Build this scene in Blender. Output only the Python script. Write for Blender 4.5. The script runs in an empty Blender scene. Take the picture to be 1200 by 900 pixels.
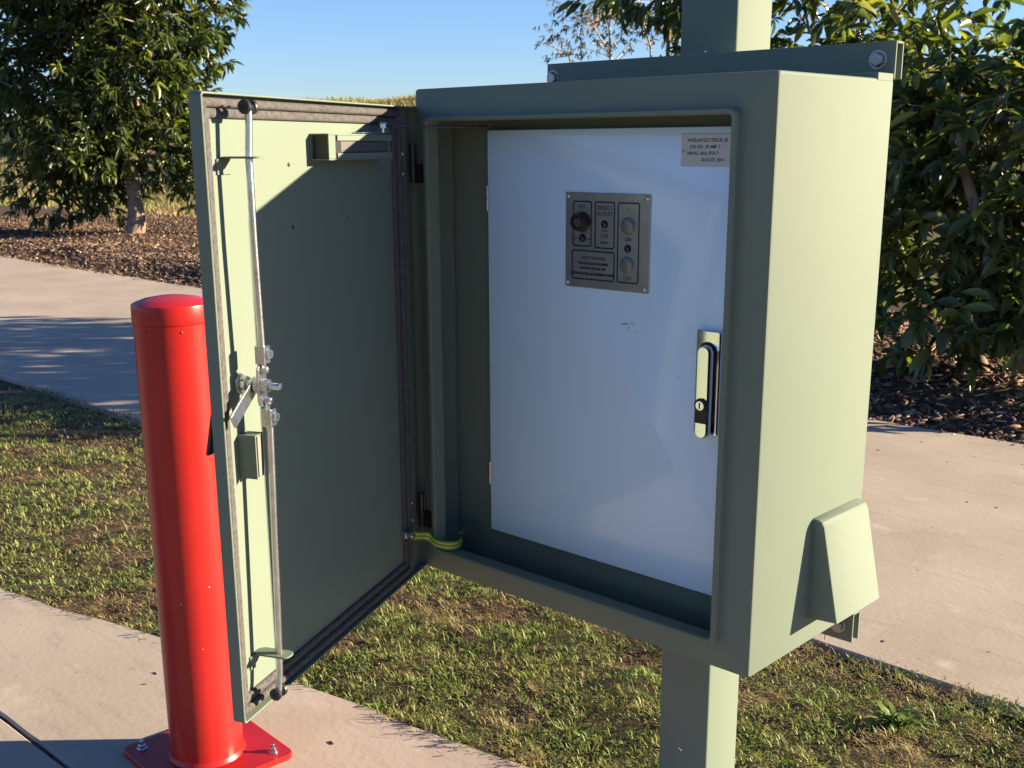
import bpy, bmesh, math, random
import numpy as np
from mathutils import Vector, Matrix
random.seed(7); rng = np.random.default_rng(11)
R = math.radians
scene = bpy.context.scene
COL = scene.collection

# ------------------------------------------------------------------ camera
cam_d = bpy.data.cameras.new('camera'); cam = bpy.data.objects.new('camera', cam_d); COL.objects.link(cam)
CAM = Vector((1.5833, -1.4366, 1.3716)); YAW, PITCH, ROLL, FPX = -0.75409, 0.25404, -0.00495, 1338.25
cf = Vector((math.sin(YAW)*math.cos(PITCH), math.cos(YAW)*math.cos(PITCH), -math.sin(PITCH)))
cr0 = Vector((math.cos(YAW), -math.sin(YAW), 0)); cu0 = cr0.cross(cf)
cr = cr0*math.cos(ROLL) + cu0*math.sin(ROLL); cu = cu0*math.cos(ROLL) - cr0*math.sin(ROLL)
cam.matrix_world = Matrix(((cr.x, cu.x, -cf.x, CAM.x), (cr.y, cu.y, -cf.y, CAM.y), (cr.z, cu.z, -cf.z, CAM.z), (0, 0, 0, 1)))
cam_d.sensor_width = 36; cam_d.lens = FPX/1200*36; cam_d.shift_y = 67.56/1200
cam_d.clip_start = 0.05; cam_d.clip_end = 3000
cam_d.dof.use_dof = True; cam_d.dof.focus_distance = 2.1; cam_d.dof.aperture_fstop = 16
scene.camera = cam
def px(p):
    d = Vector(p)-CAM; z = d.dot(cf)
    if z < .1: return (-9999, -9999, z)
    return (600+FPX*d.dot(cr)/z, 450-FPX*d.dot(cu)/z+67.56, z)

# ------------------------------------------------------------------ sky and sun
SUN_AZ, SUN_EL = R(45.5), R(14.7)
LD = Vector((math.sin(SUN_AZ)*math.cos(SUN_EL), math.cos(SUN_AZ)*math.cos(SUN_EL), math.sin(SUN_EL)))
world = bpy.data.worlds.new('World'); scene.world = world; world.use_nodes = True
wn = world.node_tree.nodes; wl = world.node_tree.links
for n in list(wn): wn.remove(n)
sky = wn.new('ShaderNodeTexSky'); sky.sky_type = 'NISHITA'; sky.sun_disc = False
sky.sun_elevation = SUN_EL; sky.sun_rotation = SUN_AZ; sky.air_density = 1.0; sky.dust_density = 0.1; sky.ozone_density = 2.5; sky.altitude = 50
bg = wn.new('ShaderNodeBackground'); bg.inputs['Strength'].default_value = 0.05
wo = wn.new('ShaderNodeOutputWorld')
tint = wn.new('ShaderNodeMix'); tint.data_type = 'RGBA'; tint.blend_type = 'MULTIPLY'; tint.inputs['Factor'].default_value = 1; tint.inputs['B'].default_value = (.58, .71, 1.03, 1)
wl.new(sky.outputs[0], tint.inputs['A']); wl.new(tint.outputs['Result'], bg.inputs[0]); wl.new(bg.outputs[0], wo.inputs[0])
sd = bpy.data.lights.new('sun', 'SUN'); sd.energy = 5.0; sd.angle = R(0.5); sd.color = (1.0, 0.82, 0.58)
so = bpy.data.objects.new('sun', sd); COL.objects.link(so); so.location = LD*50
so.rotation_euler = LD.to_track_quat('Z', 'Y').to_euler()
vs = scene.view_settings; vs.view_transform = 'Standard'; vs.look = 'None'; vs.gamma = 1.0; vs.exposure = 2.12; vs.use_curve_mapping = False

# ------------------------------------------------------------------ materials
def mat(name, col, rough=.5, metal=0., col2=None, scale=8., bump=0., bscale=60., detail=4., spec=.5, lo=.35, hi=.65, coat=0.):
    m = bpy.data.materials.new(name); m.use_nodes = True; nt = m.node_tree; N = nt.nodes; L = nt.links
    b = N['Principled BSDF']; b.inputs['Roughness'].default_value = rough; b.inputs['Metallic'].default_value = metal
    b.inputs['Specular IOR Level'].default_value = spec; b.inputs['Coat Weight'].default_value = coat
    tc = N.new('ShaderNodeTexCoord')
    c2 = col2 or tuple(min(1, c*1.06) for c in col)
    no = N.new('ShaderNodeTexNoise'); no.inputs['Scale'].default_value = scale; no.inputs['Detail'].default_value = detail
    rp = N.new('ShaderNodeValToRGB'); rp.color_ramp.elements[0].color = (*col, 1); rp.color_ramp.elements[1].color = (*c2, 1)
    rp.color_ramp.elements[0].position = lo; rp.color_ramp.elements[1].position = hi
    L.new(tc.outputs['Object'], no.inputs['Vector']); L.new(no.outputs['Fac'], rp.inputs[0]); L.new(rp.outputs[0], b.inputs['Base Color'])
    if bump:
        n2 = N.new('ShaderNodeTexNoise'); n2.inputs['Scale'].default_value = bscale; n2.inputs['Detail'].default_value = 3
        bp = N.new('ShaderNodeBump'); bp.inputs['Strength'].default_value = bump; bp.inputs['Distance'].default_value = .002
        L.new(tc.outputs['Object'], n2.inputs['Vector']); L.new(n2.outputs['Fac'], bp.inputs['Height']); L.new(bp.outputs[0], b.inputs['Normal'])
    return m
def mix_over(m, col, scale, lo, hi, detail=5., seed=0., stretch=None, rot=0.):
    """a second, patchy layer of colour (dirt, stains) over the first"""
    nt = m.node_tree; N = nt.nodes; L = nt.links; b = N['Principled BSDF']
    src = b.inputs['Base Color'].links[0].from_socket
    tc = N.new('ShaderNodeTexCoord'); mp = N.new('ShaderNodeMapping'); mp.inputs['Location'].default_value = (seed, seed*.7, seed*.3)
    if stretch: mp.inputs['Scale'].default_value = stretch; mp.inputs['Rotation'].default_value = (0, 0, rot)
    no = N.new('ShaderNodeTexNoise'); no.inputs['Scale'].default_value = scale; no.inputs['Detail'].default_value = detail
    rp = N.new('ShaderNodeMapRange'); rp.inputs['From Min'].default_value = lo; rp.inputs['From Max'].default_value = hi
    mx = N.new('ShaderNodeMix'); mx.data_type = 'RGBA'; mx.inputs['B'].default_value = (*col, 1)
    L.new(tc.outputs['Object'], mp.inputs[0]); L.new(mp.outputs[0], no.inputs['Vector']); L.new(no.outputs['Fac'], rp.inputs['Value'])
    L.new(rp.outputs[0], mx.inputs['Factor']); L.new(src, mx.inputs['A']); L.new(mx.outputs['Result'], b.inputs['Base Color'])
    return m
PAINT = mat('eucalypt_powdercoat', (.129, .161, .125), .70, 0, (.136, .169, .132), 3., .10, 420., spec=.12)
mix_over(PAINT, (.116, .143, .110), 5.5, .66, .95, 6, 3.1)
WHITE = mat('white_powdercoat', (.52, .70, .88), .10, 0, (.54, .72, .90), 2., .03, 300., spec=.5)
mix_over(WHITE, (.47, .60, .72), 9., .66, .9, 6, 1.7)
RED = mat('red_enamel', (.30, .010, .009), .32, 0, (.335, .013, .011), 4., .06, 150., spec=.32)
mix_over(RED, (.32, .018, .014), 14., .64, .82, 6, 5.)
FOAM = mat('grey_foam_gasket', (.050, .048, .048), .95, 0, (.095, .090, .088), 160., .6, 500., spec=.15, lo=.3, hi=.7)
BLACK = mat('black_rubber', (.012, .012, .013), .45)
GALV = mat('zinc_plated_steel', (.46, .48, .50), .24, 1., (.66, .67, .68), 45., .15, 200., lo=.3, hi=.7)
BOLTM = mat('weathered_bolt', (.22, .22, .215), .48, .9, (.34, .33, .32), 60., .2, 200., lo=.3, hi=.7)
CHROME = mat('chrome', (.72, .72, .72), .06, 1., (.75, .75, .75), 3.)
STEEL = mat('brushed_stainless', (.34, .36, .37), .36, .8, (.40, .42, .43), 30., .05, 300.)
NAVY = mat('navy_print', (.010, .014, .045), .5)
INK = mat('black_print', (.015, .015, .02), .6)
LABELM = mat('silver_label', (.36, .38, .40), .4, .2, (.40, .42, .44), 20.)
DARKMET = mat('dark_metal', (.035, .035, .037), .35, .6, (.06, .06, .06), 30.)
GREENW = mat('earth_green', (.012, .16, .035), .45)
YELLOWW = mat('earth_yellow', (.40, .33, .03), .45)
CONC = mat('concrete', (.325, .274, .219), .85, 0, (.385, .328, .264), 1.3, .35, 55., 10, spec=.2)
mix_over(CONC, (.30, .248, .197), 3.2, .50, .78, 10, 2.)
mix_over(CONC, (.24, .20, .155), 24., .66, .80, 6, 9.)
mix_over(CONC, (.43, .37, .30), 7., .60, .80, 8, 21.)
mix_over(CONC, (.27, .225, .178), 5., .55, .85, 8, 4., (1, 7, 1), R(35))
SOIL = mat('soil', (.045, .033, .022), .95, 0, (.10, .075, .048), 14., .8, 60., 8, spec=.1)
MULCHB = mat('mulch_base', (.05, .035, .024), .95, 0, (.11, .075, .052), 22., .9, 40., 8, spec=.1)
BANKM = mat('bank_turf', (.10, .105, .035), .95, 0, (.21, .18, .075), 1.4, .8, 20., 9, spec=.1)
BARK = mat('bark', (.15, .105, .075), .9, 0, (.27, .20, .15), 9., .9, 40., 8, spec=.15)
BARKP = mat('pale_gum_bark', (.34, .24, .18), .8, 0, (.50, .38, .29), 3., .4, 30., 6, spec=.2)

def tint_mat(name, stops, rough=.5, spec=.4, trans=.25, transcol=None):
    """colour picked per leaf or blade by the attribute 'tint'"""
    m = bpy.data.materials.new(name); m.use_nodes = True; nt = m.node_tree; N = nt.nodes; L = nt.links
    b = N['Principled BSDF']; b.inputs['Roughness'].default_value = rough; b.inputs['Specular IOR Level'].default_value = spec
    at = N.new('ShaderNodeAttribute'); at.attribute_name = 'tint'
    rp = N.new('ShaderNodeValToRGB'); cr_ = rp.color_ramp
    while len(cr_.elements) < len(stops): cr_.elements.new(.5)
    for e, (p, c) in zip(cr_.elements, stops): e.position = p; e.color = (*c, 1)
    L.new(at.outputs['Fac'], rp.inputs[0]); L.new(rp.outputs[0], b.inputs['Base Color'])
    if trans:
        t = N.new('ShaderNodeBsdfTranslucent'); mx = N.new('ShaderNodeMixShader'); mx.inputs[0].default_value = trans
        g = N.new('ShaderNodeMix'); g.data_type = 'RGBA'; g.blend_type = 'MULTIPLY'; g.inputs['Factor'].default_value = 1
        g.inputs['B'].default_value = (*(transcol or (1.6, 1.7, .6)), 1)
        L.new(rp.outputs[0], g.inputs['A']); L.new(g.outputs['Result'], t.inputs['Color'])
        out = N['Material Output']; L.new(b.outputs[0], mx.inputs[1]); L.new(t.outputs[0], mx.inputs[2]); L.new(mx.outputs[0], out.inputs['Surface'])
    return m
LEAF = tint_mat('glossy_leaf', [(0, (.030, .046, .016)), (.5, (.066, .090, .028)), (.8, (.125, .155, .040)), (1, (.23, .24, .045))], .32, .55, .36)
GUMLEAF = tint_mat('gum_leaf', [(0, (.05, .055, .035)), (.7, (.10, .10, .055)), (1, (.15, .12, .06))], .45, .4, .15)
GRASS = tint_mat('grass_blade', [(0, (.085, .042, .025)), (.18, (.20, .12, .068)), (.42, (.36, .285, .135)), (.58, (.25, .23, .075)), (.8, (.130, .170, .046)), (1, (.16, .25, .045))], .55, .3, .25, (1.3, 1.3, .6))
CHIP = tint_mat('mulch_chip', [(0, (.05, .033, .022)), (.4, (.125, .08, .055)), (.75, (.23, .15, .105)), (1, (.42, .31, .22))], .85, .2, 0)

# ------------------------------------------------------------------ mesh builder
class MB:
    def __init__(s): s.v = []; s.f = []; s.m = []
    def add(s, vs_, fs, mi=0):
        o = len(s.v); s.v += [tuple(v) for v in vs_]; s.f += [tuple(i+o for i in f) for f in fs]; s.m += [mi]*len(fs); return s
    def box(s, x0, x1, y0, y1, z0, z1, T=None, mi=0):
        c = [(x, y, z) for x in (x0, x1) for y in (y0, y1) for z in (z0, z1)]
        if T: c = [T(*p) for p in c]
        return s.add(c, [(0, 1, 3, 2), (4, 6, 7, 5), (0, 4, 5, 1), (2, 3, 7, 6), (0, 2, 6, 4), (1, 5, 7, 3)], mi)
    def loft(s, loops, cap0=True, cap1=True, closed=True, mi=0):
        n = len(loops[0]); vs_ = [p for l in loops for p in l]; fs = []
        for k in range(len(loops)-1):
            for i in range(n if closed else n-1):
                j = (i+1) % n; fs.append((k*n+i, k*n+j, (k+1)*n+j, (k+1)*n+i))
        if cap0: fs.append(tuple(range(n))[::-1])
        if cap1: fs.append(tuple((len(loops)-1)*n+i for i in range(n)))
        return s.add(vs_, fs, mi)
    def tube(s, pts, rad, n=12, cap=True, mi=0):
        pts = [Vector(p) for p in pts]; rs = rad if isinstance(rad, (list, tuple)) else [rad]*len(pts)
        loops = []; up = None
        for i, p in enumerate(pts):
            d = (pts[min(i+1, len(pts)-1)]-pts[max(i-1, 0)]).normalized()
            if up is None: up = Vector((0, 0, 1)) if abs(d.z) < .9 else Vector((1, 0, 0))
            a = (up-d*up.dot(d)).normalized(); up = a; b = d.cross(a)
            loops.append([p+(a*math.cos(t)+b*math.sin(t))*rs[i] for t in [2*math.pi*k/n for k in range(n)]])
        return s.loft(loops, cap, cap, mi=mi)
    def cyl(s, p, d, h, prof, n=24, mi=0):
        """lathe: prof = [(radius, height)...] along direction d from p"""
        d = Vector(d).normalized(); a = (Vector((0, 0, 1)) if abs(d.z) < .9 else Vector((1, 0, 0))); a = (a-d*a.dot(d)).normalized(); b = d.cross(a); p = Vector(p)
        return s.loft([[p+d*hh+(a*math.cos(t)+b*math.sin(t))*max(r, 1e-4) for t in [2*math.pi*k/n for k in range(n)]] for r, hh in prof], mi=mi)
    def obj(s, name, mats, parent=None, bevel=0., smooth=True, seg=2, ang=35):
        me = bpy.data.meshes.new(name); o_ = Vector((0, 0, 0))
        if parent is not None: o_ = origin[parent.name]
        me.from_pydata([tuple(Vector(v)-o_) for v in s.v], [], s.f)
        for m_ in (mats if isinstance(mats, (list, tuple)) else [mats]): me.materials.append(m_)
        me.polygons.foreach_set('material_index', s.m)
        bm = bmesh.new(); bm.from_mesh(me); bmesh.ops.recalc_face_normals(bm, faces=bm.faces); bm.to_mesh(me); bm.free()
        if smooth:
            me.polygons.foreach_set('use_smooth', [True]*len(me.polygons)); me.set_sharp_from_angle(angle=R(ang))
        ob = bpy.data.objects.new(name, me); COL.objects.link(ob)
        if parent is not None: ob.parent = parent
        origin[ob.name] = o_
        if bevel:
            bv = ob.modifiers.new('bevel', 'BEVEL'); bv.width = bevel; bv.segments = seg; bv.limit_method = 'ANGLE'; bv.angle_limit = R(40); bv.harden_normals = True
        return ob
origin = {}
def thing(name, loc, label, cat, group=None):
    o = bpy.data.objects.new(name, None); COL.objects.link(o); o.location = loc; o.empty_display_size = .1
    o['label'] = label; o['category'] = cat
    if group: o['group'] = group
    origin[o.name] = Vector(loc); return o
def tag(o, label, cat, group=None):
    o['label'] = label; o['category'] = cat
    if group: o['group'] = group
    return o
def rr(a0, a1, b0, b1, r, n=4):
    out = []
    for cx, cy, t0 in ((a1-r, b1-r, 0), (a0+r, b1-r, 90), (a0+r, b0+r, 180), (a1-r, b0+r, 270)):
        for k in range(n+1):
            t = R(t0+90*k/n); out.append((cx+r*math.cos(t), cy+r*math.sin(t)))
    return out
def big_mesh(name, V, F, mats, tint=None, parent=None, loc=None):
    """numpy vertices, faces of one size"""
    me = bpy.data.meshes.new(name); V = np.asarray(V, dtype=np.float32)
    if parent is not None: V = V-np.array(origin[parent.name], dtype=np.float32)
    k = F.shape[1]; me.vertices.add(len(V)); me.vertices.foreach_set('co', V.ravel())
    me.loops.add(F.size); me.loops.foreach_set('vertex_index', F.astype(np.int32).ravel())
    me.polygons.add(len(F)); me.polygons.foreach_set('loop_start', np.arange(0, F.size, k, dtype=np.int32))
    me.update(calc_edges=True)
    if tint is not None:
        a = me.attributes.new('tint', 'FLOAT', 'POINT'); a.data.foreach_set('value', np.asarray(tint, dtype=np.float32))
    me.materials.append(mats)
    ob = bpy.data.objects.new(name, me); COL.objects.link(ob)
    if parent is not None: ob.parent = parent
    return ob
def vnoise(x, y, s, seed=0):
    """smooth value noise 0..1"""
    x = np.asarray(x)*s+seed*17.3; y = np.asarray(y)*s+seed*9.1
    xi = np.floor(x).astype(int); yi = np.floor(y).astype(int); fx = x-xi; fy = y-yi
    fx = fx*fx*(3-2*fx); fy = fy*fy*(3-2*fy)
    def h(a, b):
        t = np.sin(a*127.1+b*311.7+seed*74.7)*43758.5453; return t-np.floor(t)
    return (h(xi, yi)*(1-fx)+h(xi+1, yi)*fx)*(1-fy)+(h(xi, yi+1)*(1-fx)+h(xi+1, yi+1)*fx)*fy

# ------------------------------------------------------------------ ground, paths, bank
GL = -.034        # level of the concrete
PN = [(-41.027, 2.034), (-20.533, 1.695), (-9.261, 1.573), (-5.675, 1.546), (-3.933, 1.526), (-1.576, 1.47), (0.238, 1.414), (0.719, 1.393), (3.035, 1.316), (9.183, 1.163)]
PF = [(-41.027, 6.594), (-20.533, 5.569), (-13.975, 5.138), (-11.311, 5.005), (-8.954, 4.954), (-5.163, 4.544), (-2.601, 4.237), (-1.064, 4.139), (-0.244, 4.134), (3.035, 4.083), (9.183, 3.929)]
def path_near(x): return np.interp(x, *zip(*PN))
def path_far(x): return np.interp(x, *zip(*PF))
def slab_edge(x): return np.interp(x, [-30.78, -4.138, -2.058, -1.335, -0.739, -0.031, 1.191, 4.06, 12.257], [-4.063, -0.579, -0.027, 0.13, 0.228, 0.335, 0.466, 0.65, 0.958])
def sst(a, b, x): t = np.clip((x-a)/(b-a), 0, 1); return t*t*(3-2*t)
def gz(x, y):
    x = np.asarray(x, float); y = np.asarray(y, float); f = path_far(x)
    z = GL-.035+.012*vnoise(x, y, 2.3, 1)
    bed = sst(0, .9, y-f); z = z+bed*(.085+.10*vnoise(x, y, .8, 2))
    toe = 8.6+2.4*sst(-6, -15, x)
    z = z+2.80*sst(toe, toe+14.0, y)+.25*(vnoise(x, y, .35, 3)-.5)*sst(toe, toe+5, y)
    return z
ax = np.unique(np.concatenate([np.linspace(-900, -60, 15), np.linspace(-60, -16, 60), np.linspace(-16, 6, 150), np.linspace(6, 60, 40), np.linspace(60, 900, 12)]))
ay = np.unique(np.concatenate([np.linspace(-900, -20, 12), np.linspace(-20, -1, 20), np.linspace(-1, 18, 170), np.linspace(18, 60, 40), np.linspace(60, 900, 12)]))
GX, GY = np.meshgrid(ax, ay, indexing='ij'); GZ = gz(GX, GY)
V = np.stack([GX, GY, GZ], -1).reshape(-1, 3); ni, nj = GX.shape
I = (np.arange(ni-1)[:, None]*nj+np.arange(nj-1)[None]).ravel()
ground = big_mesh('ground', V, np.stack([I, I+nj, I+nj+1, I+1], -1), SOIL); ground['kind'] = 'structure'
gm = ground.data; gm.materials.append(MULCHB); gm.materials.append(BANKM)
cx = GX[:-1, :-1].ravel(); cy = GY[:-1, :-1].ravel()
mi = np.where(cy > path_far(cx)-.4, 1, 0); mi = np.where(cy > 8.6+2.4*sst(-6, -15, cx)-.6, 2, mi); mi = np.where((cy < -20) | (cx > 12) | (cx < -45), 2, mi)
gm.polygons.foreach_set('material_index', mi.astype(np.int32)); gm.polygons.foreach_set('use_smooth', [True]*len(gm.polygons))

def slab_sheet(name, near, far, xs, z=GL, th=.1):
    m = MB(); A = [(x, float(near(x))) for x in xs]; B = [(x, float(far(x))) for x in xs]
    loops = []
    for (a, b) in zip(A, B):
        e = .006
        loops.append([(a[0], a[1], z-th), (a[0], a[1], z-e), (a[0], a[1]+e, z), (b[0], b[1]-e, z), (b[0], b[1], z-e), (b[0], b[1], z-th)])
    m.loft(loops); o = m.obj(name, CONC, smooth=False); o['kind'] = 'structure'; return o
def wob(f, amp, s, seed):
    return lambda x: f(x)+amp*(float(vnoise(x, seed*3.7, s, seed))-.5)
xs = sorted(set(list(np.linspace(-40, -12, 40)) + list(np.linspace(-12, 9, 140))))
slab_sheet('concrete_path', wob(path_near, .03, 2.4, 4), wob(path_far, .05, 1.5, 5), xs)
# the pad in the foreground: two pours with an open joint
def slab_two(): 
    jy = -.401
    xs1 = list(np.linspace(-2.9, 5, 120)); 
    slab_sheet('concrete_pad', lambda x: jy+.0045+.0012*math.sin(x*31), wob(slab_edge, .022, 5., 6), [x for x in xs1 if slab_edge(x) > jy+.05])
    slab_sheet('concrete_pad', lambda x: -7., lambda x: min(jy-.0045+.0012*math.sin(x*27+1), float(slab_edge(x))-.02), list(np.linspace(-8, 5, 90)))
slab_two()
m = MB(); m.box(-2.6, 5, -.4125, -.3895, GL-.05, GL-.0065); jf = m.obj('joint_filler', SOIL, smooth=False); jf['kind'] = 'structure'

# ------------------------------------------------------------------ cabinet
BW, BD, Z0, Z1 = .7362, .3436, .565, 1.469
cab = thing('electrical_cabinet', (BW/2, BD, Z0), 'pale green steel electrical cabinet with its door swung open, mounted on the post', 'cabinet')
m = MB()
def L_(a0, a1, b0, b1, r, y): return [(p[0], y, p[1]) for p in rr(a0, a1, b0, b1, r)]
ox0, ox1, oz0, oz1 = .034, .682, .606, 1.421      # outside of the rolled lip
ix0, ix1, iz0, iz1 = .0445, .6715, .617, 1.4125   # clear opening
t = .003
m.loft([L_(0, BW, Z0, Z1, .005, BD), L_(0, BW, Z0, Z1, .005, .0035), L_(.0012, BW-.0012, Z0+.0012, Z1-.0012, .005, .001), L_(.0035, BW-.0035, Z0+.0035, Z1-.0035, .005, 0),
        L_(ox0-.004, ox1+.004, oz0-.004, oz1+.004, .016, 0), L_(ox0-.001, ox1+.001, oz0-.001, oz1+.001, .014, -.0015), L_(ox0, ox1, oz0, oz1, .013, -.005), L_(ox0, ox1, oz0, oz1, .013, -.013), L_(ox0+.002, ox1-.002, oz0+.002, oz1-.002, .012, -.016),
        L_(ix0-.002, ix1+.002, iz0-.002, iz1+.002, .008, -.016), L_(ix0, ix1, iz0, iz1, .007, -.013), L_(ix0, ix1, iz0, iz1, .007, .012), L_(ix0-.001, ix1+.001, iz0-.001, iz1+.001, .007, .013),
        L_(t, BW-t, Z0+t, Z1-t, .004, .014), L_(t, BW-t, Z0+t, Z1-t, .004, BD-.004)])
shell = m.obj('shell', PAINT, cab, ang=28)
m = MB(); m.box(.0015, BW+.0003, BD-.052, BD-.0, Z1-.004, Z1+.0085); m.obj('top_flange', PAINT, cab, .0015)
# escutcheon frame behind the inner door, and floor tray
m = MB(); m.box(.006, BW-.006, .088, .091, Z0+.006, Z1-.006); m.obj('mounting_pan', PAINT, cab)
# white inner door
PY = .073
m = MB(); m.loft([[(p[0], y, p[1]) for p in rr(.108+i, .700-i, .6485+i, 1.3975-i, .004)] for y, i in ((PY+.014, 0), (PY+.002, 0), (PY+.0006, .0006), (PY, .002))])
inner = m.obj('inner_door', WHITE, cab, ang=28)
for zc in (1.278, .76):
    m = MB(); m.cyl((.1035, PY+.004, zc-.022), (0, 0, 1), 0, [(.0032, 0), (.0032, .0215), (.0026, .0222), (.0032, .0229), (.0032, .045)], 12); m.obj('hinge', GALV, inner)
def cap_screw(p, d, r, parent, mt=STEEL, name='screw'):
    m = MB(); m.cyl(p, d, 0, [(r, -.001), (r, .0006), (r*.8, r*.45), (r*.45, r*.62), (r*.44, r*.3), (0, r*.3)], 14); return m.obj(name, mt, parent)
# scuffs on the white door: flat dried smears
m = MB()
for (sx, sz, a, l, w) in ((.425, 1.082, .2, .010, .0022), (.441, 1.083, -.3, .006, .0016), (.447, 1.069, .6, .003, .0012), (.433, 1.0765, 1.3, .008, .001), (.536, 1.006, .1, .002, .0014), (.38, .93, .5, .0025, .001)):
    n_ = 9; pts = []
    for k in range(n_):
        q = 2*math.pi*k/n_; rx = l*math.cos(q)*random.uniform(.6, 1); rz = w*math.sin(q)*random.uniform(.5, 1)
        pts.append((sx+rx*math.cos(a)-rz*math.sin(a), PY-.0003, sz+rx*math.sin(a)+rz*math.cos(a)))
    m.add(pts, [tuple(range(n_))])
sc = m.obj('scuff', mat('grime', (.26, .27, .27), .8), inner, smooth=False); sc['kind'] = 'stuff'

def text(body, x, z, h, y, parent, mt=INK, align='CENTER', name='lettering', sx=1., bold=0.):
    cu_ = bpy.data.curves.new(name, 'FONT'); cu_.body = body; cu_.size = h/.70; cu_.align_x = align; cu_.align_y = 'BOTTOM_BASELINE'; cu_.offset = bold; cu_.resolution_u = 2
    tmp = bpy.data.objects.new(name, cu_); COL.objects.link(tmp)
    dg = bpy.context.evaluated_depsgraph_get(); me = bpy.data.meshes.new_from_object(tmp.evaluated_get(dg))
    bpy.data.objects.remove(tmp); bpy.data.curves.remove(cu_)
    o_ = origin[parent.name]
    for v in me.vertices: v.co = Vector((x+v.co.x*sx, y, z+v.co.y))-o_
    me.materials.clear(); me.materials.append(mt); ob = bpy.data.objects.new(name, me); COL.objects.link(ob); ob.parent = parent; origin[ob.name] = o_
    return ob
# nameplate
m = MB(); m.loft([[(p[0], y, p[1]) for p in rr(.5285+i, .6625-i, 1.3385+i, 1.3870-i, .001)] for y, i in ((PY-.0001, 0), (PY-.0012, 0), (PY-.0016, .0004))])
npl = m.obj('nameplate', LABELM, cab)
for s_, x0, z, h in (('WHELAN ELECTRICAL SE', .5400, 1.3750, .0054), ('JOB 1501, 20 AMP, S', .5450, 1.3655, .0053), ('240VAC, 6KA, IP54, P', .5390, 1.3558, .0053), ('AUGUST, 2014', .5665, 1.3460, .0053)):
    text(s_, x0, z, h, PY-.0019, npl, INK, 'LEFT', sx=.84, bold=.0001)
cap_screw((.5335, PY-.0016, 1.3605), (0, -1, 0), .0026, npl)
# control panel
cx0, cx1, cz0, cz1 = .2955, .4735, 1.1360, 1.2945; CW = cx1-cx0; CH = cz1-cz0
FY = PY-.0024
m = MB(); m.loft([[(p[0], y, p[1]) for p in rr(cx0+i, cx1-i, cz0+i, cz1-i, .0012)] for y, i in ((PY-.0001, 0), (FY+.0006, 0), (FY, .0006))])
cp = m.obj('control_panel', STEEL, cab)
def U(u): return cx0+CW*u
def Wv(v): return cz1-CH*v
def ring(u0, u1, v0, v1, w=.0026, r=.005):
    m = MB(); y = FY-.0003
    a = [(p[0], y, p[1]) for p in rr(U(u0), U(u1), Wv(v1), Wv(v0), r, 5)]; b = [(p[0], y, p[1]) for p in rr(U(u0)+w, U(u1)-w, Wv(v1)+w, Wv(v0)-w, r-w, 5)]
    m.loft([a, b], False, False); m.obj('outline', NAVY, cp, smooth=False)
ring(.09, .325, .085, .565); ring(.36, .60, .085, .575); ring(.63, .885, .085, .915); ring(.08, .605, .60, .915)
TY = FY-.0005
for s_, u, v, h, b_ in (('KEY', .205, .165, .0062, 0), ('SELECT', .48, .17, .0066, .0001), ('OUTLET', .48, .235, .0066, .0001), ('Press', .48, .40, .0042, .0001), ('ON', .48, .46, .0066, 0), ('button', .48, .52, .0042, .0001),
                      ('1', .755, .185, .0072, 0), ('ON', .755, .478, .0062, .0001), ('OFF', .755, .885, .0072, 0),
                      ('UNITYWATER', .343, .70, .0060, 0), ('FOR KEYS AND ENQUIRIES', .343, .752, .0042, .00025), ('PHONE 1300 086 489', .343, .803, .0042, .00025), ('AVDATA WATER MANAGEMENT SYSTEM', .343, .862, .0039, .00035),
                      ('Bad', .125, .49, .0030, .0001), ('Good', .285, .49, .0030, .0001)):
    text(s_, U(u), Wv(v), h, TY, cp, NAVY if b_ == 0 else INK, bold=b_, sx=.92 if len(s_) > 20 else 1)
def dome(u, v, r, h, mt, name):
    m = MB(); m.cyl((U(u), FY+.0005, Wv(v)), (0, -1, 0), 0, [(r*1.16, 0), (r*1.16, .0018), (r*1.05, .0028), (r, .0024), (r*.97, h*.55), (r*.75, h*.85), (r*.4, h*.98), (0, h)], 24); return m.obj(name, mt, cp)
BTN = mat('button_lens', (.12, .14, .12), .25, .2, (.16, .18, .15), 10.)
LED = mat('led_lens', (.010, .010, .011), .15)
dome(.755, .325, .0125, .007, BTN, 'push_button'); dome(.755, .725, .0125, .007, BTN, 'push_button')
for u, v in ((.215, .475), (.48, .32), (.755, .555)): dome(u, v, .0058, .006, LED, 'indicator_lamp')
m = MB(); m.cyl((U(.215), FY+.0005, Wv(.305)), (0, -1, 0), 0, [(.0165, 0), (.0172, .003), (.0172, .006), (.0155, .0085), (.0145, .016), (.0135, .0175), (.0100, .0175), (.0092, .014), (0, .014)], 28)
m.obj('key_reader', DARKMET, cp)
m = MB(); m.cyl((U(.215), FY-.012, Wv(.305)), (0, -1, 0), 0, [(.0078, 0), (.0078, .004), (.0066, .0052), (0, .0052)], 20); m.obj('key_socket', mat('contact_grey', (.10, .10, .09), .4, .6), cp)
for u, v in ((.035, .04), (.965, .04), (.03, .955), (.955, .955)): cap_screw((U(u), FY, Wv(v)), (0, -1, 0), .0042, cp, GALV)
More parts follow.
